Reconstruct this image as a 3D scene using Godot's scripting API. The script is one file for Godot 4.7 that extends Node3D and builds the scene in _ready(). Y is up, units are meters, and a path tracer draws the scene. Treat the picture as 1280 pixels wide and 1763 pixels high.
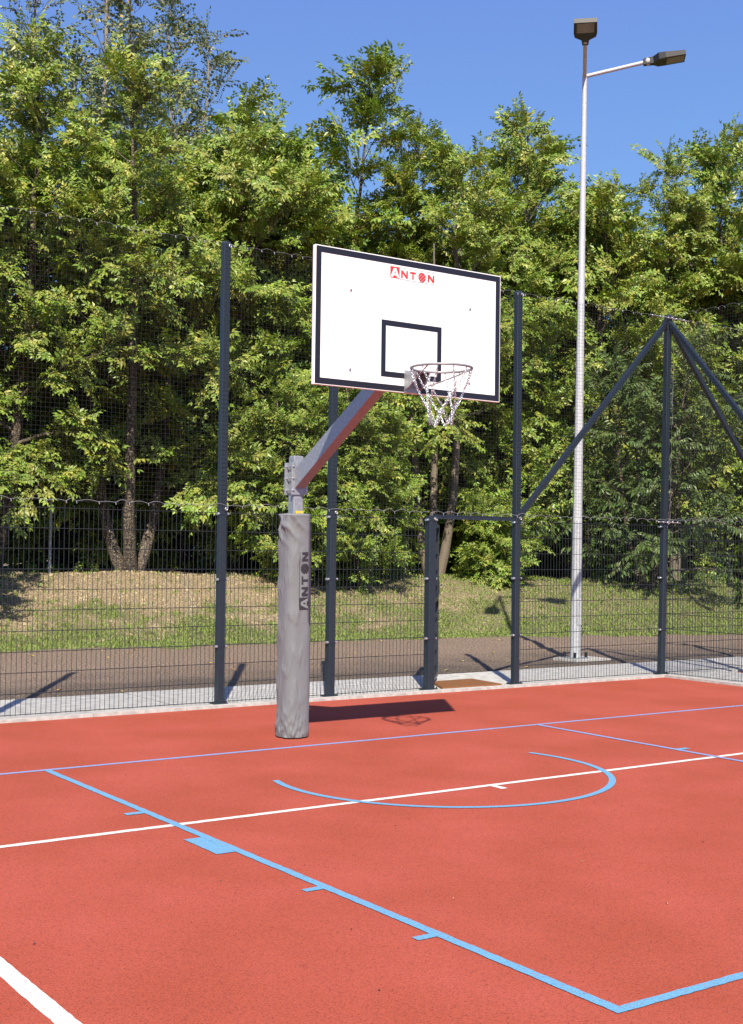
extends Node3D
# Outdoor basketball corner: red granulate court, wire mesh fence with ball net, lamp mast, tree belt on a bank.
# x runs along the baseline, z towards the free throw line; the origin lies under the middle of the baseline.

const FENCE_Z := -2.74
const SIDE_X := 7.2
const MAST := Vector3(7.83, 0.0, -5.08)

var used := {}
var mat := {}
var rng := RandomNumberGenerator.new()
var lump := FastNoiseLite.new()


func _ready() -> void:
	rng.seed = 20240817
	lump.seed = 5
	lump.frequency = 0.35
	set_camera()
	set_light()
	make_materials()
	make_ground()
	make_court()
	make_fence()
	make_hoop()
	make_lamp_mast()
	make_trees()
	make_grass()
	make_small_things()


# ---------------------------------------------------------------- camera, sky, sun, exposure
func set_camera() -> void:
	var cam := Camera3D.new()
	cam.name = "camera"
	cam.fov = 44.174
	cam.near = 0.05
	cam.far = 1500.0
	add_child(cam)
	cam.transform = Transform3D(Basis(Vector3(0.82078, 0.01243, 0.57112), Vector3(-0.02699, 0.99949, 0.01704), Vector3(-0.57061, -0.02941, 0.82069)).orthonormalized(), Vector3(-5.8401, 1.6674, 9.0602))


func set_light() -> void:
	var env := Environment.new()
	env.background_mode = Environment.BG_SKY
	var sm := ProceduralSkyMaterial.new()
	sm.sky_top_color = Color(0.325, 0.418, 0.720)
	sm.sky_horizon_color = Color(0.565, 0.785, 0.955)
	sm.sky_curve = 0.20
	sm.ground_bottom_color = Color(0.30, 0.28, 0.24)
	sm.ground_horizon_color = Color(0.42, 0.46, 0.46)
	sm.sun_angle_max = 45.0
	sm.sun_curve = 0.30
	var sky := Sky.new()
	sky.sky_material = sm
	env.sky = sky
	env.background_energy_multiplier = 0.8
	env.tonemap_mode = Environment.TONE_MAPPER_LINEAR
	env.tonemap_exposure = 1.7
	env.sdfgi_enabled = true
	env.ssao_enabled = true
	env.ssil_enabled = true
	var we := WorldEnvironment.new()
	we.name = "world_environment"
	we.environment = env
	add_child(we)
	var sun := DirectionalLight3D.new()
	sun.name = "sun"
	sun.light_energy = 1.6
	sun.light_color = Color(1.0, 0.955, 0.885)
	sun.light_angular_distance = 0.53
	sun.shadow_enabled = true
	add_child(sun)
	sun.look_at_from_position(Vector3(-5.22, 10.0, 8.35), Vector3.ZERO, Vector3.UP)


# ---------------------------------------------------------------- naming
func numbered(called: String) -> String:
	used[called] = used.get(called, 0) + 1
	return called if used[called] == 1 else "%s_%03d" % [called, used[called] - 1]


func tag(o: Node, label: String, category: String, group := "", kind := "") -> Node:
	o.set_meta("label", label)
	o.set_meta("category", category)
	if group != "":
		o.set_meta("group", group)
	if kind != "":
		o.set_meta("kind", kind)
	return o


func thing(called: String, label: String, category: String, at := Vector3.ZERO, group := "", turn := 0.0) -> Node3D:
	var o := Node3D.new()
	o.name = numbered(called)
	add_child(o)
	o.position = at
	o.rotation.y = turn
	tag(o, label, category, group)
	return o


func part(called: String, mesh: Mesh, m: Material, parent: Node, at := Vector3.ZERO) -> MeshInstance3D:
	var o := MeshInstance3D.new()
	o.name = numbered(called) if parent == self else called
	o.mesh = mesh
	o.material_override = m
	parent.add_child(o, true)
	o.position = at
	return o


func setting(called: String, mesh: Mesh, m: Material) -> MeshInstance3D:
	var o := part(called, mesh, m, self)
	o.set_meta("kind", "structure")
	return o


# ---------------------------------------------------------------- shape collector
class Shape:
	var v := PackedVector3Array()
	var n := PackedVector3Array()
	var c := PackedColorArray()
	var u := PackedVector2Array()
	var i := PackedInt32Array()
	var color := Color.WHITE

	func vert(p: Vector3, nn: Vector3, uv := Vector2.ZERO) -> int:
		v.append(p)
		n.append(nn)
		c.append(color)
		u.append(uv)
		return v.size() - 1

	# corners run clockwise seen from the front
	func quad(a: Vector3, b: Vector3, cc: Vector3, d: Vector3) -> void:
		var nn := (d - a).cross(b - a).normalized()
		if nn == Vector3.ZERO:
			nn = (cc - a).cross(b - a).normalized()
		var k := v.size()
		vert(a, nn, Vector2(0, 0))
		vert(b, nn, Vector2(0, 1))
		vert(cc, nn, Vector2(1, 1))
		vert(d, nn, Vector2(1, 0))
		i.append_array(PackedInt32Array([k, k + 1, k + 2, k, k + 2, k + 3]))

	func tri(a: Vector3, b: Vector3, cc: Vector3) -> void:
		var nn := (cc - a).cross(b - a).normalized()
		var k := v.size()
		vert(a, nn)
		vert(b, nn)
		vert(cc, nn)
		i.append_array(PackedInt32Array([k, k + 1, k + 2]))

	# eight corners: index bit 0 = x, bit 1 = y, bit 2 = z
	func hexa(p: Array) -> void:
		quad(p[4], p[6], p[7], p[5])
		quad(p[1], p[3], p[2], p[0])
		quad(p[0], p[2], p[6], p[4])
		quad(p[5], p[7], p[3], p[1])
		quad(p[2], p[3], p[7], p[6])
		quad(p[4], p[5], p[1], p[0])

	func box(lo: Vector3, hi: Vector3) -> void:
		var p := []
		for k in 8:
			p.append(Vector3(hi.x if k & 1 else lo.x, hi.y if k & 2 else lo.y, hi.z if k & 4 else lo.z))
		hexa(p)

	# box with 45 degree chamfered long edges along y (a post) and a chamfered top
	func post(lo: Vector3, hi: Vector3, b: float, lean := Vector3.ZERO) -> void:
		var ring := func(y: float, inset: float) -> Array:
			var x0 := lo.x + inset
			var x1 := hi.x - inset
			var z0 := lo.z + inset
			var z1 := hi.z - inset
			var o := lean * ((y - lo.y) / (hi.y - lo.y))
			return [Vector3(x0 + b, y, z1) + o, Vector3(x1 - b, y, z1) + o, Vector3(x1, y, z1 - b) + o, Vector3(x1, y, z0 + b) + o, Vector3(x1 - b, y, z0) + o, Vector3(x0 + b, y, z0) + o, Vector3(x0, y, z0 + b) + o, Vector3(x0, y, z1 - b) + o]
		var rings := [ring.call(lo.y, 0.0), ring.call(hi.y - b, 0.0), ring.call(hi.y, b)]
		for r in 2:
			for k in 8:
				var j := (k + 1) % 8
				quad(rings[r][k], rings[r + 1][k], rings[r + 1][j], rings[r][j])
		for k in range(1, 7):
			tri(rings[2][0], rings[2][k + 1], rings[2][k])

	# bar of rectangular section from a to b; up gives the direction of its height
	func bar(a: Vector3, b: Vector3, w: float, h: float, up := Vector3.UP) -> void:
		var d := (b - a).normalized()
		var s := up.cross(d).normalized() * w * 0.5
		var t := d.cross(s).normalized() * h * 0.5
		hexa([a - s - t, a + s - t, a - s + t, a + s + t, b - s - t, b + s - t, b - s + t, b + s + t])

	func tube(path: PackedVector3Array, radii: Array, sides := 6, caps := true, closed := false) -> void:
		var count := path.size()
		var base := v.size()
		var side := Vector3.ZERO
		for k in count:
			var before := path[k - 1] if k > 0 else (path[count - 2] if closed else path[0])
			var after := path[k + 1] if k < count - 1 else (path[1] if closed else path[count - 1])
			var d := (after - before).normalized()
			if side == Vector3.ZERO:
				side = d.cross(Vector3.UP if absf(d.y) < 0.9 else Vector3.RIGHT).normalized()
			side = (side - d * side.dot(d)).normalized()
			var other := d.cross(side)
			var r: float = radii[mini(k, radii.size() - 1)]
			for s in sides:
				var a := TAU * s / sides
				var nn := side * cos(a) + other * sin(a)
				vert(path[k] + nn * r, nn, Vector2(float(s) / sides, k))
		for k in count - 1:
			for s in sides:
				var a := base + k * sides + s
				var b := base + k * sides + (s + 1) % sides
				i.append_array(PackedInt32Array([a, b + sides, b, a, a + sides, b + sides]))
		if caps and not closed:
			for e in 2:
				var k := 0 if e == 0 else count - 1
				var d := (path[0] - path[1]).normalized() if e == 0 else (path[count - 1] - path[count - 2]).normalized()
				var m := vert(path[k], d)
				for s in sides:
					vert(v[base + k * sides + s], d)
				for s in sides:
					var q := [m, m + 1 + s, m + 1 + (s + 1) % sides]
					if e == 1:
						q.reverse()
					i.append_array(PackedInt32Array(q))

	func rod(a: Vector3, b: Vector3, r: float, sides := 6) -> void:
		tube(PackedVector3Array([a, b]), [r], sides)

	func ball(at: Vector3, r: Vector3, rows := 6, sides := 10) -> void:
		var base := v.size()
		for a in rows + 1:
			for s in sides:
				var th := PI * a / rows
				var ph := TAU * s / sides
				var d := Vector3(sin(th) * cos(ph), cos(th), sin(th) * sin(ph))
				vert(at + d * r, (d / r).normalized())
		for a in rows:
			for s in sides:
				var p := base + a * sides + s
				var q := base + a * sides + (s + 1) % sides
				i.append_array(PackedInt32Array([p, q + sides, q, p, p + sides, q + sides]))

	func done() -> ArrayMesh:
		var a := []
		a.resize(Mesh.ARRAY_MAX)
		a[Mesh.ARRAY_VERTEX] = v
		a[Mesh.ARRAY_NORMAL] = n
		a[Mesh.ARRAY_COLOR] = c
		a[Mesh.ARRAY_TEX_UV] = u
		a[Mesh.ARRAY_INDEX] = i
		var m := ArrayMesh.new()
		m.add_surface_from_arrays(Mesh.PRIMITIVE_TRIANGLES, a)
		return m


# ---------------------------------------------------------------- materials
func noise_picture(freq: float, low: Color, high: Color, seed_: int, octaves := 4, size := 512, contrast := 0.0, kind := FastNoiseLite.TYPE_SIMPLEX_SMOOTH) -> NoiseTexture2D:
	var f := FastNoiseLite.new()
	f.seed = seed_
	f.noise_type = kind
	f.frequency = freq
	f.fractal_octaves = octaves
	var t := NoiseTexture2D.new()
	t.width = size
	t.height = size
	t.seamless = true
	t.noise = f
	var g := Gradient.new()
	g.set_color(0, low)
	g.set_color(1, high)
	g.set_offset(0, contrast)
	g.set_offset(1, 1.0 - contrast)
	t.color_ramp = g
	return t


func bumps(freq: float, strength: float, seed_: int, octaves := 4, size := 512) -> NoiseTexture2D:
	var t := noise_picture(freq, Color.BLACK, Color.WHITE, seed_, octaves, size)
	t.color_ramp = null
	t.as_normal_map = true
	t.bump_strength = strength
	return t


func plain(linear: Color, rough: float, metal := 0.0) -> StandardMaterial3D:
	var m := StandardMaterial3D.new()
	m.albedo_color = linear.linear_to_srgb()
	m.roughness = rough
	m.metallic = metal
	return m


func grained(linear: Color, rough: float, tex: Texture2D, scale: float, normal: Texture2D = null, depth := 1.0, metal := 0.0) -> StandardMaterial3D:
	var m := plain(linear, rough, metal)
	m.albedo_texture = tex
	m.uv1_triplanar = true
	m.uv1_world_triplanar = true
	m.uv1_scale = Vector3.ONE * scale
	if normal:
		m.normal_enabled = true
		m.normal_texture = normal
		m.normal_scale = depth
	return m


# red rubber granulate: each texel is one grain or part of one; a coarse second layer varies the batches
func granulate(base: Color, seed_: int, dark: float, spread: float, worn := 0.0) -> ImageTexture:
	var r := RandomNumberGenerator.new()
	r.seed = seed_
	var size := 512
	var im := Image.create(size, size, false, Image.FORMAT_RGB8)
	for y in size:
		for x in size:
			var k := 1.0 + r.randf_range(-spread, spread)
			var c := Color(base.r * k, base.g * k, base.b * k)
			var pick := r.randf()
			if pick < dark:
				c = Color(c.r * 0.45, c.g * 0.42, c.b * 0.42)
			elif pick > 0.985:
				c = Color(minf(1.0, c.r * 1.12), c.g * 1.35, c.b * 1.35)
			if r.randf() < worn:
				c = Color(0.376, 0.078, 0.048)
			im.set_pixel(x, y, c.linear_to_srgb())
	return ImageTexture.create_from_image(im)


func make_materials() -> void:
	var grain := bumps(0.45, 4.0, 3, 2)
	var red := StandardMaterial3D.new()
	red.albedo_texture = granulate(Color(0.376, 0.078, 0.048), 7, 0.05, 0.17)
	red.uv1_triplanar = true
	red.uv1_world_triplanar = true
	red.uv1_scale = Vector3.ONE * 0.5
	red.roughness = 0.9
	red.metallic_specular = 0.35
	red.normal_enabled = true
	red.normal_texture = grain
	red.normal_scale = 0.25
	red.detail_enabled = true
	red.detail_albedo = noise_picture(0.012, Color(0.91, 0.89, 0.83), Color(0.98, 0.98, 1), 31, 5, 512, 0.1)
	red.detail_blend_mode = BaseMaterial3D.BLEND_MODE_MUL
	red.detail_uv_layer = BaseMaterial3D.DETAIL_UV_2
	red.uv2_triplanar = true
	red.uv2_world_triplanar = true
	red.uv2_scale = Vector3.ONE * 0.13
	mat.red = red
	for k in [["blue", Color(0.112, 0.300, 0.475)], ["lavender", Color(0.192, 0.272, 0.496)], ["white_line", Color(0.640, 0.632, 0.606)]]:
		var m := StandardMaterial3D.new()
		m.albedo_texture = granulate(k[1], 11, 0.02, 0.10, 0.03)
		m.uv1_triplanar = true
		m.uv1_world_triplanar = true
		m.uv1_scale = Vector3.ONE * 0.5
		m.roughness = 0.85
		m.normal_enabled = true
		m.normal_texture = grain
		m.normal_scale = 0.4
		mat[k[0]] = m
	var blotch := noise_picture(0.02, Color(0.78, 0.78, 0.78), Color(1, 1, 1), 14, 5)
	mat.concrete = grained(Color(0.520, 0.516, 0.480), 0.9, blotch, 0.6, bumps(0.15, 4.0, 8), 0.4)
	mat.kerb = grained(Color(0.528, 0.512, 0.488), 0.9, blotch, 0.9, bumps(0.15, 4.0, 8), 0.4)
	mat.steel_paint = grained(Color(0.017, 0.0275, 0.040), 0.42, noise_picture(0.03, Color(0.82, 0.82, 0.82), Color(1, 1, 1), 51, 4), 1.5)
	mat.wire = plain(Color(0.016, 0.021, 0.026), 0.5)
	mat.net = plain(Color(0.012, 0.012, 0.016), 0.8)
	mat.rope = plain(Color(0.42, 0.44, 0.47), 0.4, 0.5)
	mat.bolt = plain(Color(0.62, 0.63, 0.65), 0.3, 0.85)
	# hot dip zinc: patches of crystals
	var spangle := noise_picture(0.045, Color(0.84, 0.85, 0.86), Color(1, 1, 1), 18, 3, 512, 0.1, FastNoiseLite.TYPE_CELLULAR)
	mat.zinc = grained(Color(0.400, 0.428, 0.456), 0.42, spangle, 1.6, null, 1.0, 0.5)
	mat.rim = plain(Color(0.264, 0.280, 0.304), 0.45, 0.25)
	mat.zinc_pale = grained(Color(0.544, 0.560, 0.576), 0.5, spangle, 1.2, null, 1.0, 0.12)
	mat.chain = plain(Color(0.66, 0.72, 0.76), 0.26, 0.7)
	mat.board = plain(Color(0.80, 0.80, 0.80), 0.38)
	mat.black = plain(Color(0.010, 0.010, 0.018), 0.42)
	mat.logo_red = plain(Color(0.480, 0.044, 0.040), 0.4)
	mat.logo_grey = plain(Color(0.11, 0.11, 0.12), 0.5)
	mat.yellow = plain(Color(0.600, 0.440, 0.048), 0.6)
	mat.ink = plain(Color(0.022, 0.021, 0.026), 0.7)
	var cloth := grained(Color(0.200, 0.216, 0.234), 0.85, noise_picture(0.35, Color(0.74, 0.74, 0.74), Color(1, 1, 1), 40, 3), 3.0, bumps(0.4, 3.0, 41, 2), 0.35)
	cloth.rim_enabled = true
	cloth.rim = 0.25
	mat.cloth = cloth
	mat.cloth_light = plain(Color(0.178, 0.192, 0.208), 0.8)
	mat.head = plain(Color(0.011, 0.011, 0.013), 0.5)
	mat.lens = plain(Color(0.160, 0.160, 0.152), 0.25)
	mat.coir = grained(Color(0.400, 0.160, 0.044), 0.95, noise_picture(0.3, Color(0.5, 0.5, 0.5), Color(1, 1, 1), 60, 3), 3.0, bumps(0.4, 8.0, 61, 2), 0.8)
	mat.bark = grained(Color(0.31, 0.255, 0.19), 0.95, noise_picture(0.03, Color(0.26, 0.25, 0.25), Color(1, 1, 1), 70, 6, 512, 0.22), 0.9, bumps(0.05, 18.0, 71, 6), 1.6)
	mat.grey_bark = grained(Color(0.36, 0.31, 0.245), 0.95, noise_picture(0.05, Color(0.5, 0.48, 0.46), Color(1, 1, 1), 73, 5), 1.4, bumps(0.08, 10.0, 71, 5), 1.0)
	mat.pale_bark = grained(Color(0.38, 0.35, 0.29), 0.95, noise_picture(0.05, Color(0.5, 0.5, 0.5), Color(1, 1, 1), 72, 5), 1.4)
	mat.stone = grained(Color(0.208, 0.180, 0.148), 0.95, blotch, 4.0)
	var leaf := StandardMaterial3D.new()
	leaf.vertex_color_use_as_albedo = true
	leaf.roughness = 0.42
	leaf.metallic_specular = 0.45
	leaf.backlight_enabled = true
	leaf.backlight = Color(0.62, 0.66, 0.22)
	leaf.cull_mode = BaseMaterial3D.CULL_DISABLED
	mat.leaf = leaf
	var blade := StandardMaterial3D.new()
	blade.vertex_color_use_as_albedo = true
	blade.roughness = 0.8
	blade.cull_mode = BaseMaterial3D.CULL_DISABLED
	mat.blade = blade
	var soil := grained(Color(1, 1, 1), 0.96, noise_picture(0.035, Color(0.46, 0.44, 0.42), Color(1, 1, 1), 80, 6, 1024, 0.15), 0.6, bumps(0.12, 14.0, 81, 5), 1.0)
	soil.vertex_color_use_as_albedo = true
	mat.soil = soil


# ---------------------------------------------------------------- terrain
func along(x: float, table: Array) -> float:
	if x <= table[0][0]:
		return table[0][1]
	for k in range(1, table.size()):
		if x <= table[k][0]:
			return lerpf(table[k - 1][1], table[k][1], (x - table[k - 1][0]) / (table[k][0] - table[k - 1][0]))
	return table[-1][1]


func verge(x: float) -> float:   # where the track ends and the grass begins
	return along(x, [[-20.0, -10.7], [0.7, -10.4], [3.5, -10.2], [10.4, -9.7], [13.7, -8.4], [20.0, -7.6], [40.0, -6.0]])


func ground_height(x: float, z: float) -> float:
	var foot := verge(x) - 0.7
	var crest := foot - 3.9
	var top := along(x, [[5.0, 1.10], [14.0, 0.98], [22.0, 0.85], [40.0, 0.8]])
	var t := clampf((foot - z) / (foot - crest), 0.0, 1.0)
	var y := top * t * t * (3.0 - 2.0 * t)
	if z < -4.3:
		y += 0.05 * lump.get_noise_2d(x * 2.0, z * 2.0) * clampf((-4.3 - z) / 2.0, 0.0, 1.0)
		y += 0.16 * t * lump.get_noise_2d(x * 0.9 + 40.0, z * 0.9)
	var near_court := clampf((z + 4.6) / 0.4, 0.0, 1.0)
	return lerpf(y - 0.004, -0.05, near_court)


func soil_color(x: float, z: float) -> Color:
	var dirt := Color(0.480, 0.364, 0.268)
	var dark_dirt := Color(0.264, 0.208, 0.160)  # darker soil tone for the part of the track nearest the pavement
	var straw := Color(0.528, 0.424, 0.264)
	var green := Color(0.224, 0.256, 0.088)
	var v := verge(x) + 0.5 * lump.get_noise_2d(x * 3.0, z * 3.0)
	var patch := lump.get_noise_2d(x * 1.7 + 9.0, z * 3.2)
	if z > v:
		return dark_dirt.lerp(dirt, clampf((-4.9 - z + patch * 1.2) / 1.4, 0.0, 1.0))
	var up := (v - z) / 4.6
	var dry := clampf((up - 0.36 + patch * 0.5) / 0.22, 0.0, 1.0) * clampf(1.15 - absf(x - 5.0) / 11.0, 0.12, 1.0)
	var c := green.lerp(straw, dry)
	return c


func steps(a: Array) -> PackedFloat32Array:   # [from, to, step] runs joined
	var out := PackedFloat32Array()
	for r in a:
		var p: float = r[0]
		while p < r[1] - 0.001:
			out.append(p)
			p += r[2]
	out.append(a[-1][1])
	return out


func make_ground() -> void:
	var xs := steps([[-600.0, -40.0, 80.0], [-40.0, -4.0, 4.0], [-4.0, 32.0, 0.28], [32.0, 60.0, 4.0], [60.0, 700.0, 80.0]])
	var zs := steps([[-700.0, -60.0, 80.0], [-60.0, -24.0, 4.0], [-24.0, -4.2, 0.28], [-4.2, 30.0, 4.0], [30.0, 300.0, 54.0]])
	var s := Shape.new()
	for z in zs:
		for x in xs:
			s.color = soil_color(x, z)
			var e := 0.2
			var nn := Vector3(ground_height(x - e, z) - ground_height(x + e, z), 2.0 * e, ground_height(x, z - e) - ground_height(x, z + e)).normalized()
			s.vert(Vector3(x, ground_height(x, z), z), nn)
	var w := xs.size()
	for b in zs.size() - 1:
		for a in w - 1:
			var k := b * w + a
			s.i.append_array(PackedInt32Array([k, k + 1, k + w + 1, k, k + w + 1, k + w]))
	setting("ground", s.done(), mat.soil)
	# paved strip behind the fence, cast in long fields with open joints, and the strip along the side fence
	var strip := Node3D.new()
	strip.name = "pavement"
	add_child(strip)
	strip.set_meta("kind", "structure")
	var x := -14.0
	while x < 16.0:
		var f := Shape.new()
		f.box(Vector3(x + 0.004, -0.12, -4.16 + rng.randf_range(-0.01, 0.01)), Vector3(x + 1.996, 0.024 + rng.randf_range(-0.002, 0.002), -2.684))
		part("slab", f.done(), mat.concrete, strip)
		x += 2.0
	var z := -2.68
	while z < 8.0:
		var f := Shape.new()
		f.box(Vector3(7.164, -0.12, z + 0.004), Vector3(8.38, 0.022, z + 1.996))
		part("slab", f.done(), mat.concrete, strip)
		z += 2.0
	var pad := Shape.new()
	pad.box(Vector3(MAST.x - 0.22, -0.3, MAST.z - 0.26), Vector3(MAST.x + 0.5, 0.03, MAST.z + 0.26))
	part("mast_footing", pad.done(), mat.concrete, strip)
	var kerb := Node3D.new()
	kerb.name = "kerb"
	add_child(kerb)
	kerb.set_meta("kind", "structure")
	x = -14.0
	while x < 7.07:
		var f := Shape.new()
		var to := minf(x + 1.0, 7.08)
		f.box(Vector3(x + 0.003, -0.2, -2.68), Vector3(to - 0.003, 0.032 + rng.randf_range(-0.003, 0.003), -2.60 + rng.randf_range(-0.002, 0.002)))
		part("kerbstone", f.done(), mat.kerb, kerb)
		x += 1.0
	z = -2.68
	while z < 8.0:
		var f := Shape.new()
		f.box(Vector3(7.083, -0.2, z + 0.003), Vector3(7.161, 0.032 + rng.randf_range(-0.003, 0.003), z + 0.997))
		part("kerbstone", f.done(), mat.kerb, kerb)
		z += 1.0


# ---------------------------------------------------------------- court and its painted lines
func stripe(court: Node3D, called: String, x0: float, z0: float, x1: float, z1: float, m: Material, y := 0.002) -> void:
	# the brush edge follows the grains: short pieces, each a few millimetres in or out
	var s := Shape.new()
	var lengthwise := x1 - x0 > z1 - z0
	var long := maxf(x1 - x0, z1 - z0)
	var n := maxi(2, int(long / 0.04))
	var a0 := 0.0
	var b0 := 0.0
	for k in n:
		var f0 := float(k) / n
		var f1 := float(k + 1) / n
		var a1 := rng.randf_range(-0.003, 0.002)
		var b1 := rng.randf_range(-0.002, 0.003)
		if lengthwise:
			s.quad(Vector3(lerpf(x0, x1, f0), y, z1 + b0), Vector3(lerpf(x0, x1, f0), y, z0 + a0), Vector3(lerpf(x0, x1, f1), y, z0 + a1), Vector3(lerpf(x0, x1, f1), y, z1 + b1))
		else:
			s.quad(Vector3(x0 + a1, y, lerpf(z0, z1, f1)), Vector3(x0 + a0, y, lerpf(z0, z1, f0)), Vector3(x1 + b0, y, lerpf(z0, z1, f0)), Vector3(x1 + b1, y, lerpf(z0, z1, f1)))
		a0 = a1
		b0 = b1
	part(called, s.done(), m, court)


func make_court() -> void:
	var s := Shape.new()
	s.quad(Vector3(-30, 0, 30), Vector3(-30, 0, -2.602), Vector3(7.08, 0, -2.602), Vector3(7.08, 0, 30))
	var court := setting("court", s.done(), mat.red)
	var n := Shape.new()
	n.quad(Vector3(8.40, 0.004, 30), Vector3(8.40, 0.004, -2.62), Vector3(40, 0.004, -2.62), Vector3(40, 0.004, 30))
	setting("neighbouring_court", n.done(), mat.red)
	var w := 2.459
	stripe(court, "baseline", -7.5, -0.05, 6.9, 0.0, mat.lavender)
	stripe(court, "lane_line", -w, 0.0, -w + 0.052, 5.80, mat.blue, 0.004)
	stripe(court, "lane_line", w - 0.05, 0.0, w, 5.75, mat.lavender, 0.004)
	stripe(court, "free_throw_line", -w + 0.052, 5.75, w, 5.80, mat.blue, 0.004)
	for side in [-1.0, 1.0]:
		for mark in [[1.70, 1.76, 0.118], [2.53, 2.935, 0.114], [3.78, 3.83, 0.10], [4.68, 4.73, 0.10]]:
			var a: float = minf(side * w, side * (w + mark[2]))
			var b: float = maxf(side * w, side * (w + mark[2]))
			stripe(court, "lane_mark", a, mark[0], b, mark[1], mat.blue, 0.004)
	# half circle under the basket
	var arc := Shape.new()
	var last := []
	for k in 73:
		var a := lerpf(PI + 0.288, -0.288, k / 72.0)
		var p := Vector3(0.02 + 1.24 * cos(a), 0.004, 1.575 + 1.24 * sin(a))
		var q := Vector3(0.02 + 1.29 * cos(a), 0.004, 1.575 + 1.29 * sin(a))
		if k > 0:
			arc.quad(last[1], last[0], p, q)
		last = [p, q]
	part("no_charge_arc", arc.done(), mat.blue, court)
	stripe(court, "cross_line", -7.5, 2.125, 6.9, 2.178, mat.white_line)
	stripe(court, "centre_tick", 0.0, 2.178, 0.055, 2.30, mat.white_line)
	stripe(court, "side_line", -4.19, 2.178, -4.112, 9.0, mat.white_line)


# ---------------------------------------------------------------- fence
func make_post(label: String, at: Vector3, half: float, high: float, lean := Vector3.ZERO, group := "") -> Node3D:
	var t := thing("fence_post", label, "fence post", at, group)
	var s := Shape.new()
	s.post(Vector3(-half, -0.03, -half), Vector3(half, high, half), 0.006, lean)
	part("upright", s.done(), mat.steel_paint, t)
	var f := Shape.new()
	f.box(Vector3(-half - 0.035, 0.0, -half - 0.035), Vector3(half + 0.035, 0.042, half + 0.02))
	part("foot_plate", f.done(), mat.steel_paint, t)
	for sx in [-1.0, 1.0]:
		var b := Shape.new()
		b.rod(Vector3(sx * (half + 0.02), 0.04, half + 0.005), Vector3(sx * (half + 0.02), 0.062, half + 0.005), 0.009, 6)
		part("anchor_bolt", b.done(), mat.steel_paint, t)
	# clamps that hold the mesh panels
	for y in [0.63, 1.33, 2.02]:
		var c := Shape.new()
		c.box(Vector3(-half - 0.003, y - 0.012, -half - 0.003), Vector3(half + 0.003, y + 0.012, half + 0.003))
		var band := part("clamp", c.done(), mat.steel_paint, t)
		for sx in [-1.0, 1.0]:
			var l := Shape.new()
			l.box(Vector3(sx * (half + 0.015) - 0.013, y - 0.012, -0.01), Vector3(sx * (half + 0.015) + 0.013, y + 0.012, 0.035))
			l.rod(Vector3(sx * (half + 0.016), y, 0.03), Vector3(sx * (half + 0.016), y, 0.047), 0.009, 6)
			part("clamp_bolt", l.done(), mat.bolt, band)
	for y in ([2.07, high - 0.05] if high > 3.0 else [high - 0.04]):
		var e := Shape.new()
		var o: Vector3 = lean * (y / high)
		var ring := PackedVector3Array()
		for k in 9:
			ring.append(o + Vector3(0.02 + 0.016 * cos(TAU * k / 8), y + 0.016 * sin(TAU * k / 8), half + 0.02))
		e.tube(ring, [0.0045], 5, false, true)
		e.rod(o + Vector3(0.02, y, half - 0.005), o + Vector3(0.02, y, half + 0.012), 0.012, 8)
		part("eye_bolt", e.done(), mat.bolt, t)
	return t


func mesh_panel(label: String, from: Vector3, to: Vector3, group := "", top := 2.03) -> Node3D:
	var d := to - from
	var long := d.length()
	var t := thing("mesh_fence_panel", label, "fence panel", from, group, atan2(-d.z, d.x))
	var key := "upright%.2f" % top
	if not mat.has(key):
		var s := Shape.new()
		s.rod(Vector3(0, 0.04, 0), Vector3(0, top + 0.03, 0), 0.0028, 5)
		mat[key] = s.done()
	var count := int(floor((long - 0.02) / 0.05))
	var first := (long - count * 0.05) * 0.5
	for k in count + 1:
		part("vertical_wire", mat[key], mat.wire, t, Vector3(first + k * 0.05, 0, 0))
	var h := Shape.new()
	for sz in [-1.0, 1.0]:
		h.rod(Vector3(0.0, 0, sz * 0.0065), Vector3(long, 0, sz * 0.0065), 0.0034, 5)
	var hm := h.done()
	for k in 11:
		part("horizontal_wire", hm, mat.wire, t, Vector3(0, 0.05 + k * 0.198, 0))
	return t


# cable laced to its carrier: arcs that rise between ties
func lacing(t: Node3D, a: Vector3, b: Vector3, rise: Vector3, pitch: float, seed_: int, r := 0.0019) -> void:
	var g := RandomNumberGenerator.new()
	g.seed = seed_
	var long := a.distance_to(b)
	var count := maxi(2, int(long / pitch))
	var s := Shape.new()
	var path := PackedVector3Array()
	var cuts := [0.0]
	for k in range(1, count):
		cuts.append((k + g.randf_range(-0.25, 0.25)) / count)
	cuts.append(1.0)
	for k in count:
		var swell := g.randf_range(0.25, 1.1)
		for q in 6:
			var f := q / 6.0
			path.append(a.lerp(b, lerpf(cuts[k], cuts[k + 1], f)) + rise * sin(PI * f) * swell)
	path.append(b)
	s.tube(path, [r], 4)
	part("lacing_cable", s.done(), mat.rope, t)
	var ties := Shape.new()
	for k in range(1, count):
		var p := a.lerp(b, cuts[k])
		ties.tube(PackedVector3Array([p + rise * 0.15, p - rise * 0.7 + Vector3(0.004, 0, 0.004)]), [0.0036], 4)
	part("cable_ties", ties.done(), mat.rope, t)


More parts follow.
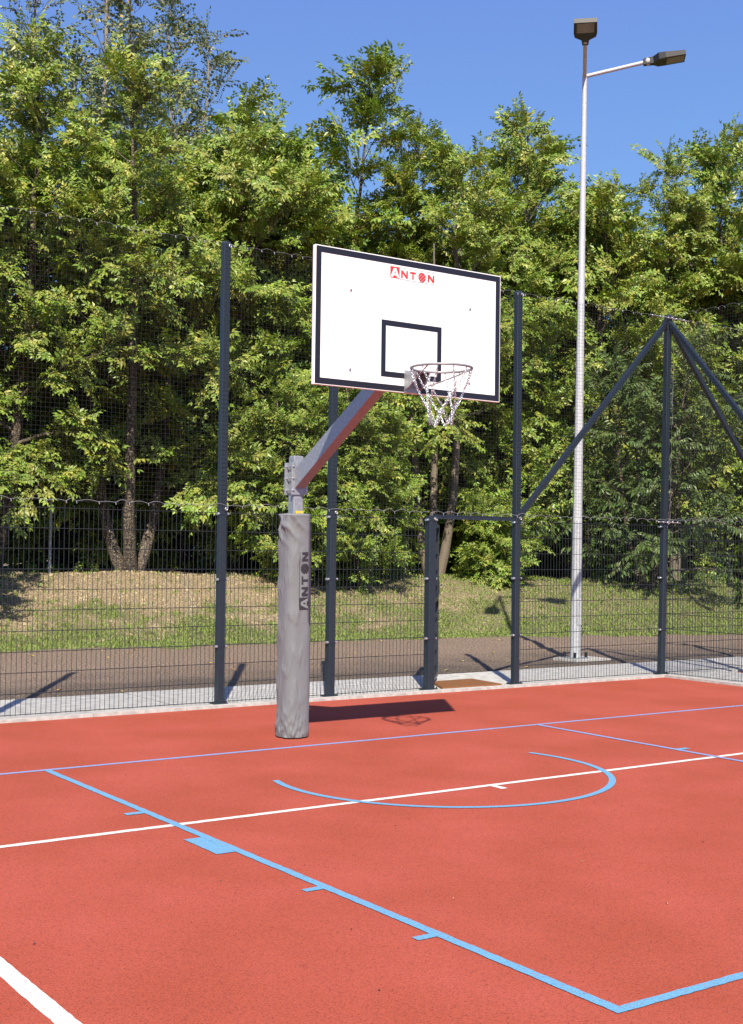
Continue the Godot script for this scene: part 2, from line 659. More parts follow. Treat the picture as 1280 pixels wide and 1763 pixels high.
func net(label: String, from: Vector3, to: Vector3, low: float, high: float, off: Vector3, seed_: int, low_gap := 0.0) -> Node3D:
	var t := thing("ball_net", label, "net", from)
	var d := to - from
	var long := d.length()
	d = d.normalized()
	var s := Shape.new()
	var pitch := 0.045
	var wave := FastNoiseLite.new()
	wave.seed = seed_
	wave.frequency = 0.55
	var at := func(x: float, y: float) -> Vector3:
		var slack := sin(PI * clampf((y - low) / (high - low), 0.0, 1.0))
		var p: Vector3 = d * (x + 0.02 * wave.get_noise_2d(x * 2.0, y)) + Vector3(0, y + 0.012 * wave.get_noise_2d(x, y + 50.0), 0)
		return p + off + off.normalized() * slack * 0.035 * wave.get_noise_2d(x * 1.4, y * 0.6 + 9.0)
	var r := 0.00135
	for k in int(long / pitch) + 1:
		var path := PackedVector3Array()
		for q in 9:
			path.append(at.call(k * pitch, lerpf(low, high, q / 8.0)))
		s.tube(path, [r], 3, false)
	var segments := int(long / 0.5) + 1
	for k in int((high - low) / pitch) + 1:
		var path := PackedVector3Array()
		for q in segments + 1:
			path.append(at.call(long * q / segments, low + k * pitch))
		s.tube(path, [r], 3, false)
	var mesh := part("netting", s.done(), mat.net, t)
	mesh.set_meta("kind", "stuff")
	lacing(t, off + Vector3(0, high, 0), d * long + off + Vector3(0, high, 0), Vector3(0, 0.03, 0), 0.17, seed_ + 1, 0.0011)
	lacing(t, off + Vector3(0, low - low_gap, 0), d * long + off + Vector3(0, low - low_gap, 0), Vector3(0, 0.032, 0), 0.18, seed_ + 2)
	return t


func brace(label: String, a: Vector3, b: Vector3) -> void:
	var t := thing("brace", label, "brace", a)
	var s := Shape.new()
	s.bar(Vector3.ZERO, b - a, 0.06, 0.06)
	part("strut", s.done(), mat.steel_paint, t)
	var e := Shape.new()
	var d := (b - a).normalized()
	e.bar(d * -0.03, d * 0.05, 0.075, 0.03)
	e.bar(b - a - d * 0.05, b - a + d * 0.03, 0.075, 0.03)
	part("end_bracket", e.done(), mat.steel_paint, t)


func make_fence() -> void:
	var z := FENCE_Z
	var xs := [-2.05, 0.447, 1.827, 3.215, 4.551, 7.165, 9.72]
	make_post("tall dark grey post carrying mesh panel and net where the track shadow starts", Vector3(xs[0], 0, z), 0.04, 4.88)
	make_post("tall dark grey fence post with eye bolt on top, first beside the padded pole", Vector3(xs[1], 0, z), 0.04, 4.90)
	make_post("tall dark grey fence post behind the padded pole and the diagonal hoop arm", Vector3(xs[2], 0, z), 0.04, 4.90)
	make_post("short thick dark grey gate post with the half open gate leaf hung on it", Vector3(xs[3], 0, z), 0.05, 2.07)
	make_post("tall dark grey fence post on the latch side of the gate opening", Vector3(xs[4], 0, z), 0.04, 4.90)
	var corner := make_post("tall dark grey corner post from whose top three braces run down", Vector3(xs[5], 0, z), 0.04, 4.92, Vector3(0.10, 0, 0))
	for q in [[4.87, -0.42, 0.36, 0.10], [2.085, -0.20, 0.26, 0.045]]:
		var grip := Shape.new()
		grip.rod(Vector3(q[1] + q[3], q[0], 0.062), Vector3(q[2] + q[3], q[0] - 0.01, 0.062), 0.006, 6)
		for k in 5:
			var x: float = lerpf(q[1], q[2], (k + 0.3) / 5.0) + q[3]
			grip.ball(Vector3(x, q[0] - 0.004, 0.064), Vector3(0.022, 0.013, 0.012), 4, 6)
		part("cable_grips", grip.done(), mat.bolt, corner)
	make_post("tall dark grey post beyond the corner post holding a brace foot", Vector3(xs[6], 0, z), 0.04, 4.90)
	make_post("tall dark grey post of the side fence holding a brace foot", Vector3(SIDE_X, 0, -0.22), 0.04, 4.90)
	var g := "dark wire mesh panels of the court fence"
	mesh_panel("dark wire mesh fence panel reaching out past the farthest left shadow on the track", Vector3(xs[0] + 0.05, 0, z), Vector3(xs[1] - 0.05, 0, z), g)
	mesh_panel("dark wire mesh fence panel directly behind the grey padded pole", Vector3(xs[1] + 0.05, 0, z), Vector3(xs[2] - 0.05, 0, z), g)
	mesh_panel("dark wire mesh fence panel ending at the short gate post", Vector3(xs[2] + 0.05, 0, z), Vector3(xs[3] - 0.06, 0, z), g)
	mesh_panel("dark wire mesh fence panel in front of the lamp mast", Vector3(xs[4] + 0.05, 0, z), Vector3(xs[5] - 0.05, 0, z), g)
	mesh_panel("dark wire mesh fence panel going on straight beyond the corner post", Vector3(xs[5] + 0.05, 0, z - 0.006), Vector3(xs[6] - 0.05, 0, z - 0.006), g)
	mesh_panel("dark wire mesh panel of the side fence turning off at the corner post", Vector3(SIDE_X, 0, z + 0.05), Vector3(SIDE_X, 0, -0.27), g)
	net("black ball net hung above the back fence and the gate", Vector3(xs[0], 0, z), Vector3(xs[5] + 0.03, 0, z), 2.10, 4.86, Vector3(0, 0, 0.052), 100)
	net("black ball net above the straight fence beyond the corner post", Vector3(xs[5] + 0.06, 0, z), Vector3(xs[6], 0, z), 2.10, 4.86, Vector3(0, 0, 0.052), 200)
	var side := net("black ball net above the side fence, laced down the corner post", Vector3(SIDE_X, 0, z + 0.03), Vector3(SIDE_X, 0, -0.22), 2.10, 4.86, Vector3(-0.052, 0, 0), 300)
	lacing(side, Vector3(0.03, 2.08, 0.04), Vector3(0.11, 4.86, 0.04), Vector3(0.016, 0, 0.0), 0.2, 77)
	brace("dark diagonal brace from corner post down to the gate latch post", Vector3(xs[5] + 0.06, 4.80, z), Vector3(xs[4] + 0.06, 2.11, z))
	brace("dark diagonal brace from corner post down along the straight fence beyond it", Vector3(xs[5] + 0.14, 4.80, z), Vector3(xs[6] - 0.05, 2.11, z))
	brace("dark diagonal brace from corner post down along the side fence", Vector3(SIDE_X + 0.06, 4.80, z + 0.04), Vector3(SIDE_X, 2.11, -0.27))
	# gate: lintel, leaf
	var lt := thing("gate_lintel", "dark steel bar over the gate opening laced with cable", "lintel", Vector3(xs[3], 0, z))
	var s := Shape.new()
	s.box(Vector3(0.05, 2.035, -0.025), Vector3(xs[4] - xs[3] - 0.04, 2.085, 0.025))
	part("bar", s.done(), mat.steel_paint, lt)
	var out := Vector3(0.655, 0, -0.755)
	var leaf := thing("gate_leaf", "narrow dark mesh gate leaf standing half open, seen nearly edge on", "gate", Vector3(3.285, 0, -2.80), "", atan2(-out.z, out.x))
	var long := 1.16
	for p in [[0.0, 0.0, 0.05], [long - 0.05, 0.0, long]]:
		var q := Shape.new()
		q.box(Vector3(p[0], 0.07, -0.025), Vector3(p[2], 1.99, 0.025))
		part("stile", q.done(), mat.steel_paint, leaf)
	for y in [0.07, 1.03, 1.94]:
		var q := Shape.new()
		q.box(Vector3(0.05, y, -0.024), Vector3(long - 0.05, y + 0.05, 0.024))
		part("rail", q.done(), mat.steel_paint, leaf)
	var vw := Shape.new()
	vw.rod(Vector3(0, 0.12, 0), Vector3(0, 1.94, 0), 0.003, 5)
	var vm := vw.done()
	for k in 21:
		part("vertical_wire", vm, mat.wire, leaf, Vector3(0.08 + k * 0.05, 0, 0))
	for k in 9:
		var q := Shape.new()
		q.rod(Vector3(0.05, 0.22 + k * 0.2, 0.006), Vector3(long - 0.05, 0.22 + k * 0.2, 0.006), 0.004, 5)
		part("horizontal_wire", q.done(), mat.wire, leaf)
	for y in [0.28, 1.74]:
		var q := Shape.new()
		q.rod(Vector3(-0.02, y - 0.045, 0.03), Vector3(-0.02, y + 0.045, 0.03), 0.014, 8)
		q.box(Vector3(-0.03, y - 0.02, 0.0), Vector3(0.02, y + 0.02, 0.028))
		part("hinge", q.done(), mat.bolt, leaf)
	var lock := Shape.new()
	lock.box(Vector3(long - 0.055, 1.10, -0.035), Vector3(long + 0.004, 1.28, 0.035))
	part("lock_case", lock.done(), mat.steel_paint, leaf)
	var hd := Shape.new()
	hd.tube(PackedVector3Array([Vector3(long - 0.03, 1.22, 0.03), Vector3(long - 0.03, 1.22, 0.075), Vector3(long - 0.14, 1.215, 0.08)]), [0.009], 6)
	hd.tube(PackedVector3Array([Vector3(long - 0.03, 1.22, -0.03), Vector3(long - 0.03, 1.22, -0.075), Vector3(long - 0.14, 1.215, -0.08)]), [0.009], 6)
	part("handle", hd.done(), mat.bolt, leaf)


# ---------------------------------------------------------------- basketball hoop
# capital letters cut from straight strokes, fitted into a rectangle of the plane z = 0
func letter(sign: String, x0: float, y0: float, x1: float, y1: float) -> Shape:
	var strokes: Array = {
		"A": [[0.0, 0.0, 0.36, 1.0, 0.5, 1.0, 0.5, 0.76], [0.0, 0.0, 0.25, 0.38, 0.5, 0.76, 0.27, 0.0], [1.0, 0.0, 0.73, 0.0, 0.5, 0.76, 0.75, 0.38], [0.5, 0.76, 0.5, 1.0, 0.64, 1.0, 1.0, 0.0], [0.335, 0.20, 0.39, 0.40, 0.61, 0.40, 0.665, 0.20]],
		"N": [[0.0, 0.0, 0.0, 1.0, 0.25, 1.0, 0.25, 0.0], [0.75, 0.0, 0.75, 1.0, 1.0, 1.0, 1.0, 0.0], [0.25, 0.58, 0.25, 1.0, 0.75, 0.42, 0.75, 0.0]],
		"T": [[0.0, 0.76, 0.0, 1.0, 1.0, 1.0, 1.0, 0.76], [0.37, 0.0, 0.37, 0.76, 0.63, 0.76, 0.63, 0.0]],
	}[sign]
	var s := Shape.new()
	for k in strokes:
		var p := []
		for q in range(0, 8, 2):
			p.append(Vector3(lerpf(x0, x1, k[q]), lerpf(y0, y1, k[q + 1]), 0.0))
		s.quad(p[0], p[1], p[2], p[3])
	return s


func disc(cx: float, cy: float, r: float, gap: float) -> Shape:   # a ball sign: disc cut by slanted seams
	var s := Shape.new()
	var d := Vector2(0.72, 0.69).normalized()
	var e := Vector2(-d.y, d.x)
	var bands := [[-1.0, -0.62], [-0.62 + gap, -gap * 0.5], [gap * 0.5, 0.62 - gap], [0.62, 1.0]]
	for b in bands:
		var last := []
		for k in 11:
			var t := lerpf(b[0], b[1], k / 10.0)
			var half := sqrt(maxf(0.0, 1.0 - t * t))
			var p := e * t + d * half
			var q := e * t - d * half
			var pp := Vector3(cx + p.x * r, cy + p.y * r, 0.0015)
			var qq := Vector3(cx + q.x * r, cy + q.y * r, 0.0015)
			if k > 0:
				s.quad(last[0], last[1], qq, pp)
			last = [pp, qq]
	return s


func rect(x0: float, y0: float, x1: float, y1: float, z: float) -> Shape:
	var s := Shape.new()
	s.quad(Vector3(x0, y0, z), Vector3(x0, y1, z), Vector3(x1, y1, z), Vector3(x1, y0, z))
	return s


# the five signs of the maker's mark in a box of width 4.8 and height 1: [name, shape, ink]
func mark(lines: bool) -> Array:
	var out := []
	out.append(["logo_box", rect(0.0, 0.0, 0.99, 1.0, 0.0), 0])
	out.append(["letter", letter("A", 0.03, 0.08, 0.96, 0.86), 1])
	out.append(["letter", letter("N", 1.14, 0.12, 1.88, 0.78), 0])
	out.append(["letter", letter("T", 2.10, 0.12, 2.76, 0.78), 0])
	out.append(["ball_sign", disc(3.42, 0.45, 0.42, 0.10), 0])
	out.append(["letter", letter("N", 4.04, 0.12, 4.78, 0.78), 0])
	out.append(["rule", rect(0.99, 0.955, 4.8, 1.0, 0.0) if not lines else rect(0.99, 0.965, 4.8, 0.995, 0.0), 2])
	if lines:
		out.append(["rule", rect(0.99, -0.035, 4.8, 0.0, 0.0), 2])
	return out


func pad_radius(a: float) -> Vector2:
	var c := cos(a)
	var s := sin(a)
	return Vector2(c, s) * 0.1275 / pow(pow(absf(c), 3.0) + pow(absf(s), 3.0), 1.0 / 3.0)


func make_hoop() -> void:
	var pole_z := -0.52
	var t := thing("basketball_hoop", "steel basketball hoop with white backboard on a diagonal galvanized arm", "basketball hoop", Vector3(0, 0, pole_z))
	var s := Shape.new()
	s.post(Vector3(-0.05, -0.02, -0.05), Vector3(0.05, 2.485, 0.05), 0.008)
	part("pole", s.done(), mat.zinc, t)
	# clamp: two plates with bolts round the pole
	var c := Shape.new()
	c.box(Vector3(-0.084, 2.14, 0.052), Vector3(0.084, 2.425, 0.062))
	c.box(Vector3(-0.084, 2.14, -0.062), Vector3(0.084, 2.425, -0.052))
	var clamp := part("clamp", c.done(), mat.zinc, t)
	for y in [2.18, 2.285, 2.39]:
		for x in [-0.068, 0.068]:
			var b := Shape.new()
			b.rod(Vector3(x, y, -0.09), Vector3(x, y, 0.075), 0.006, 8)
			b.rod(Vector3(x, y, 0.062), Vector3(x, y, 0.072), 0.010, 6)
			b.rod(Vector3(x, y, -0.072), Vector3(x, y, -0.062), 0.010, 6)
			part("bolt", b.done(), mat.bolt, clamp)
	# arm: box section rising to the back of the board
	var a := Shape.new()
	var z0 := 0.064
	var z1 := 1.600
	var low := func(z: float) -> float: return 2.197 + 0.614 * (z - z0)
	a.hexa([Vector3(-0.05, low.call(z0), z0), Vector3(0.05, low.call(z0), z0), Vector3(-0.05, low.call(z0) + 0.17, z0), Vector3(0.05, low.call(z0) + 0.17, z0), Vector3(-0.05, low.call(z1), z1), Vector3(0.05, low.call(z1), z1), Vector3(-0.05, low.call(z1) + 0.125, z1), Vector3(0.05, low.call(z1) + 0.125, z1)])
	part("arm", a.done(), mat.zinc, t)
	# frame behind the board
	var f := Shape.new()
	for y in [3.019, 3.62]:
		f.box(Vector3(-0.62, y - 0.025, 1.630), Vector3(0.62, y + 0.025, 1.672))
	for x in [-0.58, 0.0, 0.58]:
		f.box(Vector3(x - 0.03, 3.045, 1.632), Vector3(x + 0.03, 3.594, 1.671))
	f.box(Vector3(-0.11, 3.05, 1.601), Vector3(0.11, 3.35, 1.629))
	part("board_frame", f.done(), mat.zinc, t)
	# backboard
	var bz := 1.1885 - pole_z
	var bl := 2.882
	var bt := 3.922
	var bb := Shape.new()
	var lo := Vector3(-0.901, bl, bz - 0.034)
	var hi := Vector3(0.897, bt, bz)
	var ch := 0.002
	bb.hexa([lo, Vector3(hi.x, lo.y, lo.z), Vector3(lo.x, hi.y, lo.z), Vector3(hi.x, hi.y, lo.z), Vector3(lo.x, lo.y, hi.z - ch), Vector3(hi.x, lo.y, hi.z - ch), Vector3(lo.x, hi.y, hi.z - ch), Vector3(hi.x, hi.y, hi.z - ch)])
	bb.hexa([Vector3(lo.x, lo.y, hi.z - ch), Vector3(hi.x, lo.y, hi.z - ch), Vector3(lo.x, hi.y, hi.z - ch), Vector3(hi.x, hi.y, hi.z - ch), Vector3(lo.x + ch, lo.y + ch, hi.z), Vector3(hi.x - ch, lo.y + ch, hi.z), Vector3(lo.x + ch, hi.y - ch, hi.z), Vector3(hi.x - ch, hi.y - ch, hi.z)])
	var board := part("backboard", bb.done(), mat.board, t)
	for fr in [["border_line", -0.894, bl + 0.007, 0.890, bt - 0.007, 0.046], ["target_square", -0.296, 2.992, 0.288, 3.431, 0.043]]:
		var q := Shape.new()
		var zz := bz + 0.0012
		var x0: float = fr[1]
		var y0: float = fr[2]
		var x1: float = fr[3]
		var y1: float = fr[4]
		var w: float = fr[5]
		for r in [[x0, y0, x1, y0 + w], [x0, y1 - w, x1, y1], [x0, y0 + w, x0 + w, y1 - w], [x1 - w, y0 + w, x1, y1 - w]]:
			q.quad(Vector3(r[0], r[1], zz), Vector3(r[0], r[3], zz), Vector3(r[2], r[3], zz), Vector3(r[2], r[1], zz))
		part(fr[0], q.done(), mat.black, board)
	var k := 0.0895
	for m in mark(true):
		var o := part(m[0], m[1].done(), [mat.logo_red, mat.board, mat.logo_grey][m[2]], board, Vector3(-0.219, 3.764, bz + (0.0012 if m[0] != "letter" else 0.0024)))
		o.scale = Vector3(k, k, 1.0)
	for p in [Vector2(-0.585, 3.624), Vector2(0.571, 3.615), Vector2(-0.584, 3.021), Vector2(0.570, 3.016)]:
		var b := Shape.new()
		b.rod(Vector3(p.x, p.y, bz - 0.001), Vector3(p.x, p.y, bz + 0.010), 0.010, 8)
		b.ball(Vector3(p.x, p.y, bz + 0.010), Vector3(0.0085, 0.0085, 0.004), 4, 8)
		part("board_bolt", b.done(), mat.bolt, board)
	# rim with its bracket and stays
	var ry := 3.040
	var rc := Vector3(0.0, ry, 1.5616 - pole_z)
	var ring := PackedVector3Array()
	for q in 49:
		ring.append(rc + Vector3(0.231 * cos(TAU * q / 48), 0, 0.231 * sin(TAU * q / 48)))
	var r := Shape.new()
	r.tube(ring, [0.0095], 10, false, true)
	var rim := part("rim", r.done(), mat.rim, t)
	var br := Shape.new()
	br.box(Vector3(-0.075, 2.888, bz + 0.0015), Vector3(0.075, 3.058, bz + 0.009))
	for sx in [-1.0, 1.0]:   # side cheeks narrowing towards the ring
		br.hexa([Vector3(sx * 0.072 - 0.003, 2.90, bz + 0.009), Vector3(sx * 0.072 + 0.003, 2.90, bz + 0.009), Vector3(sx * 0.072 - 0.003, 3.050, bz + 0.009), Vector3(sx * 0.072 + 0.003, 3.050, bz + 0.009), Vector3(sx * 0.06 - 0.003, 2.955, bz + 0.115), Vector3(sx * 0.06 + 0.003, 2.955, bz + 0.115), Vector3(sx * 0.06 - 0.003, 3.036, bz + 0.150), Vector3(sx * 0.06 + 0.003, 3.036, bz + 0.150)])
	br.hexa([Vector3(-0.068, 3.036, bz + 0.009), Vector3(0.068, 3.036, bz + 0.009), Vector3(-0.068, 3.042, bz + 0.009), Vector3(0.068, 3.042, bz + 0.009), Vector3(-0.056, 3.032, bz + 0.150), Vector3(0.056, 3.032, bz + 0.150), Vector3(-0.056, 3.038, bz + 0.150), Vector3(0.056, 3.038, bz + 0.150)])
	part("rim_bracket", br.done(), mat.zinc, rim)
	for sx in [-1.0, 1.0]:
		var st := Shape.new()
		var e := rc + Vector3(sx * 0.205, -0.006, 0.10)
		var m := Vector3(sx * 0.135, 2.965, bz + 0.23)
		var from := Vector3(sx * 0.05, 2.915, bz + 0.02)
		var path := PackedVector3Array()
		for q in 9:
			var f2 := q / 8.0
			path.append(from.lerp(m, f2).lerp(m.lerp(e, f2), f2))
		st.tube(path, [0.0055], 7)
		part("stay", st.done(), mat.rim, rim)
	var hooks := 12
	for q in hooks:
		var h := Shape.new()
		var ang := TAU * (q + 0.5) / hooks
		var p := rc + Vector3(0.231 * cos(ang), -0.013, 0.231 * sin(ang))
		h.rod(p + Vector3(0, 0.004, 0), p - Vector3(0, 0.012, 0), 0.005, 6)
		part("net_hook", h.done(), mat.zinc, rim)
	var yl := Shape.new()
	yl.box(Vector3(-0.03, 1.965, 0.051), Vector3(0.049, 1.998, 0.054))
	part("yellow_label", yl.done(), mat.yellow, t)
	make_chain_net(rc + Vector3(0, 0, pole_z), hooks)
	make_pad(Vector3(0, 0, pole_z))


func link_path(s: Shape, pts: Array, turned: int) -> int:   # oval links threaded along a polyline
	var curve := Curve3D.new()
	for p in pts:
		curve.add_point(p)
	var long := curve.get_baked_length()
	var count := maxi(2, int(long / 0.0195))
	for k in count:
		var a := curve.sample_baked(long * (k + 0.5) / count - 0.013)
		var b := curve.sample_baked(minf(long, long * (k + 0.5) / count + 0.013))
		var d := (b - a).normalized()
		var side := d.cross(Vector3(0.3, 0.2, 0.93)).normalized()
		if (k + turned) % 2:
			side = d.cross(side).normalized()
		var mid := (a + b) * 0.5
		var path := PackedVector3Array()
		for q in 9:
			var an := TAU * q / 8
			path.append(mid + d * 0.0145 * cos(an) + side * 0.0072 * sin(an))
		s.tube(path, [0.0024], 4, false, true)
	return count


func make_chain_net(rc: Vector3, hooks: int) -> void:
	var t := thing("chain_net", "shiny steel chain net hanging from the hoop rim", "chain net", rc)
	var rows := [[0.231, -0.024, 0.5], [0.172, -0.175, 1.0], [0.108, -0.315, 0.5], [0.080, -0.435, 1.0]]
	for row in 3:
		for q in hooks / 2 if row > 0 else hooks:
			var pairs := []
			if row == 0:   # each hook runs to the nearest of six knots
				var a := TAU * (q + 0.5) / hooks
				var knot := int(floor(q / 2.0))
				var b := TAU * (knot * 2 + 1.0) / hooks
				pairs.append([a, b])
			else:
				var a := TAU * (q * 2 + (1.0 if row % 2 else 2.0)) / hooks
				for sgn in [-1.0, 1.0]:
					pairs.append([a, a + sgn * TAU / hooks])
			for pr in pairs:
				var p := Vector3(rows[row][0] * cos(pr[0]), rows[row][1], rows[row][0] * sin(pr[0]))
				var e := Vector3(rows[row + 1][0] * cos(pr[1]), rows[row + 1][1] + 0.012 * sin(pr[1] * 3.0 + row), rows[row + 1][0] * sin(pr[1]))
				var mid := (p + e) * 0.5 + Vector3(0, -0.012, 0)
				var s := Shape.new()
				link_path(s, [p, mid, e], row)
				part("chain_strand", s.done(), mat.chain, t)


func make_pad(at: Vector3) -> void:
	var t := thing("pole_pad", "grey fabric covered pad wrapped round the hoop pole", "pole pad", at)
	var fold := FastNoiseLite.new()
	fold.seed = 12
	fold.frequency = 1.0
	var surface := func(a: float, y: float) -> Vector3:
		var p: Vector2 = pad_radius(a)
		var f := y / 1.955
		var k := 1.0 - 0.035 * smoothstep(0.80, 1.0, f) + 0.012 * sin(PI * f)
		# folds slanting down across the left flank, stronger near foot and shoulder
		var slant := y * 3.2 + a * 0.55
		var lean := smoothstep(0.25, 1.6, absf(angle_difference(a, PI * 0.15)))
		var w := 0.009 * lean * pow(absf(sin(slant * 2.3 + 1.6 * fold.get_noise_2d(a, y * 1.3))), 6.0)
		w += 0.014 * smoothstep(0.34, 0.0, y) * pow(absf(sin(y * 24.0 + a * 3.2 + 2.0 * fold.get_noise_2d(a * 2.0, y * 3.0))), 3.0) * lean
		w += 0.015 * smoothstep(1.60, 1.88, y) * lean * pow(absf(sin(y * 20.0 - a * 2.6 + fold.get_noise_2d(a * 1.5, y * 2.0))), 4.0)
		w += 0.003 * fold.get_noise_2d(a * 1.2, y * 2.4)
		k *= 1.0 - 0.05 * smoothstep(0.05, 0.0, y)
		return Vector3(p.x * k, y, p.y * k) + Vector3(p.x, 0, p.y).normalized() * w
	var sides := 96
	var rows := 150
	var s := Shape.new()
	for r in rows + 1:
		var y := 0.012 + 1.943 * r / rows
		for q in sides:
			var a := TAU * q / sides
			var p: Vector3 = surface.call(a, y)
			var da: Vector3 = surface.call(a + 0.02, y) - surface.call(a - 0.02, y)
			var dy: Vector3 = surface.call(a, y + 0.004) - surface.call(a, y - 0.004)
			s.vert(p, dy.cross(da).normalized())
	# rolled shoulder
	for r in 5:
		var f := (r + 1) / 5.0
		for q in sides:
			var a := TAU * q / sides
			var p: Vector3 = surface.call(a, 1.955)
			var inset := 1.0 - 0.09 * f * f - (0.35 * maxf(0.0, f - 0.6) / 0.4)
			s.vert(Vector3(p.x * inset, 1.955 + 0.018 * sin(f * PI * 0.5) + 0.004 * sin(a * 5.0) * f, p.z * inset), Vector3(p.x * (1.0 - f) * 6.0, 0.3 + f, p.z * (1.0 - f) * 6.0).normalized())
	for r in rows + 5:
		for q in sides:
			var a := r * sides + q
			var b := r * sides + (q + 1) % sides
			s.i.append_array(PackedInt32Array([a, b + sides, a + sides, a, b, b + sides]))
	part("cover", s.done(), mat.cloth, t)
	# maker's mark printed up the court side: laid on the surface
	var k := 0.505 / 4.8
	for m in mark(false):
		var src: Shape = m[1]
		var o := Shape.new()
		o.i = src.i
		var lift := 0.0062 if m[2] == 1 else 0.0042
		var fine := subdivided(src)
		o.i = fine.i
		for q in fine.v.size():
			var p := fine.v[q]
			var xx := -0.033 + (1.0 - p.y) * k
			var yy := 1.130 + p.x * k
			var a := atan2(0.1275, xx)
			var sp: Vector3 = surface.call(a, yy)
			var out := Vector3(sp.x, 0, sp.z).normalized()
			out = (out + Vector3(0, 0, 1.2)).normalized()
			o.vert(sp + out * (lift + p.z * 0.1), out)
		part(m[0], o.done(), [mat.ink, mat.cloth_light, mat.ink][m[2]], t)


func subdivided(s: Shape) -> Shape:   # cuts each quad of a flat shape into a grid so that it can bend
	var o := Shape.new()
	for k in range(0, s.v.size(), 4):
		var n := 6
		for a in n:
			for b in n:
				var at := func(u: float, w: float) -> Vector3: return s.v[k].lerp(s.v[k + 1], w).lerp(s.v[k + 3].lerp(s.v[k + 2], w), u)
				o.quad(at.call(float(a) / n, float(b) / n), at.call(float(a) / n, float(b + 1) / n), at.call(float(a + 1) / n, float(b + 1) / n), at.call(float(a + 1) / n, float(b) / n))
	return o


# ---------------------------------------------------------------- lamp mast
func make_lamp_mast() -> void:
	var t := thing("lamp_mast", "tall pale galvanized lamp mast with two arms and dark lamp heads", "street lamp", MAST)
	var lean := Vector3(0.066, 0, 0.046)
	var s := Shape.new()
	var path := PackedVector3Array()
	var radii := []
	for k in 13:
		var f := k / 12.0
		path.append(Vector3(0, 0.03 + 9.07 * f, 0) + lean * f)
		radii.append(lerpf(0.083, 0.036, f))
	s.tube(path, radii, 16)
	part("mast", s.done(), mat.zinc_pale, t)
	var b := Shape.new()
	b.box(Vector3(-0.15, 0.03, -0.15), Vector3(0.15, 0.052, 0.15))
	var base := part("base_plate", b.done(), mat.zinc, t)
	for sx in [-1.0, 1.0]:
		for sz in [-1.0, 1.0]:
			var q := Shape.new()
			q.rod(Vector3(sx * 0.115, 0.05, sz * 0.115), Vector3(sx * 0.115, 0.13, sz * 0.115), 0.022, 8)
			part("bolt_cap", q.done(), mat.black, base)
	var h := Shape.new()
	h.box(Vector3(-0.04, 0.55, 0.078), Vector3(0.04, 0.95, 0.086))
	part("service_door", h.done(), mat.zinc_pale, t)
	for dir in [Vector3(-0.695, 0, 0.719), Vector3(0.719, 0, 0.695)]:
		var a := Shape.new()
		var from: Vector3 = Vector3(0, 9.05, 0) + lean
		var to: Vector3 = from + dir * 0.92 + Vector3(0, 0.185, 0)
		a.tube(PackedVector3Array([from - dir * 0.02, to]), [0.030], 12)
		part("lamp_arm", a.done(), mat.zinc_pale, t)
		var side: Vector3 = dir.cross(Vector3.UP).normalized()
		var tilt: Vector3 = (dir + Vector3(0, 0.12, 0)).normalized()
		var up: Vector3 = side.cross(tilt).normalized()
		var head := Shape.new()
		# outline of the head in plan: distance along, half width, top, bottom
		var plan := [[-0.03, 0.045, 0.045, -0.045], [0.12, 0.055, 0.05, -0.05], [0.20, 0.155, 0.058, -0.045], [0.30, 0.17, 0.05, -0.04], [0.60, 0.165, 0.028, -0.038]]
		for k in plan.size() - 1:
			var p := []
			for e in [plan[k], plan[k + 1]]:
				for yy in [e[3], e[2]]:
					for xx in [-1.0, 1.0]:
						p.append(to + tilt * e[0] + side * xx * e[1] + up * yy)
			head.hexa(p)
		var hp := part("lamp_head", head.done(), mat.head, t)
		var lens := Shape.new()
		var l := to + tilt * 0.44 - up * 0.0395
		lens.hexa([l - tilt * 0.12 - side * 0.125 - up * 0.004, l - tilt * 0.12 + side * 0.125 - up * 0.004, l - tilt * 0.12 - side * 0.125 + up * 0.002, l - tilt * 0.12 + side * 0.125 + up * 0.002, l + tilt * 0.14 - side * 0.125 - up * 0.003, l + tilt * 0.14 + side * 0.125 - up * 0.003, l + tilt * 0.14 - side * 0.125 + up * 0.002, l + tilt * 0.14 + side * 0.125 + up * 0.002])
		part("lamp_glass", lens.done(), mat.lens, hp)
		var joint := Shape.new()
		joint.ball(to + tilt * 0.04 + up * 0.005, Vector3(0.062, 0.062, 0.062), 8, 12)
		part("joint", joint.done(), mat.zinc_pale, hp)


# ---------------------------------------------------------------- trees
func leaflet(s: Shape, at: Vector3, d: Vector3, up: Vector3, long: float, wide: float, c: Color) -> void:
	s.color = c
	var side := d.cross(up).normalized()
	var mid := at + d * long * 0.45 - up * long * 0.02
	var tip := at + d * long - up * long * 0.14
	var l := mid + side * wide * 0.5 + up * wide * 0.16
	var r := mid - side * wide * 0.5 + up * wide * 0.16
	s.tri(at, l, tip)
	s.tri(at, tip, r)


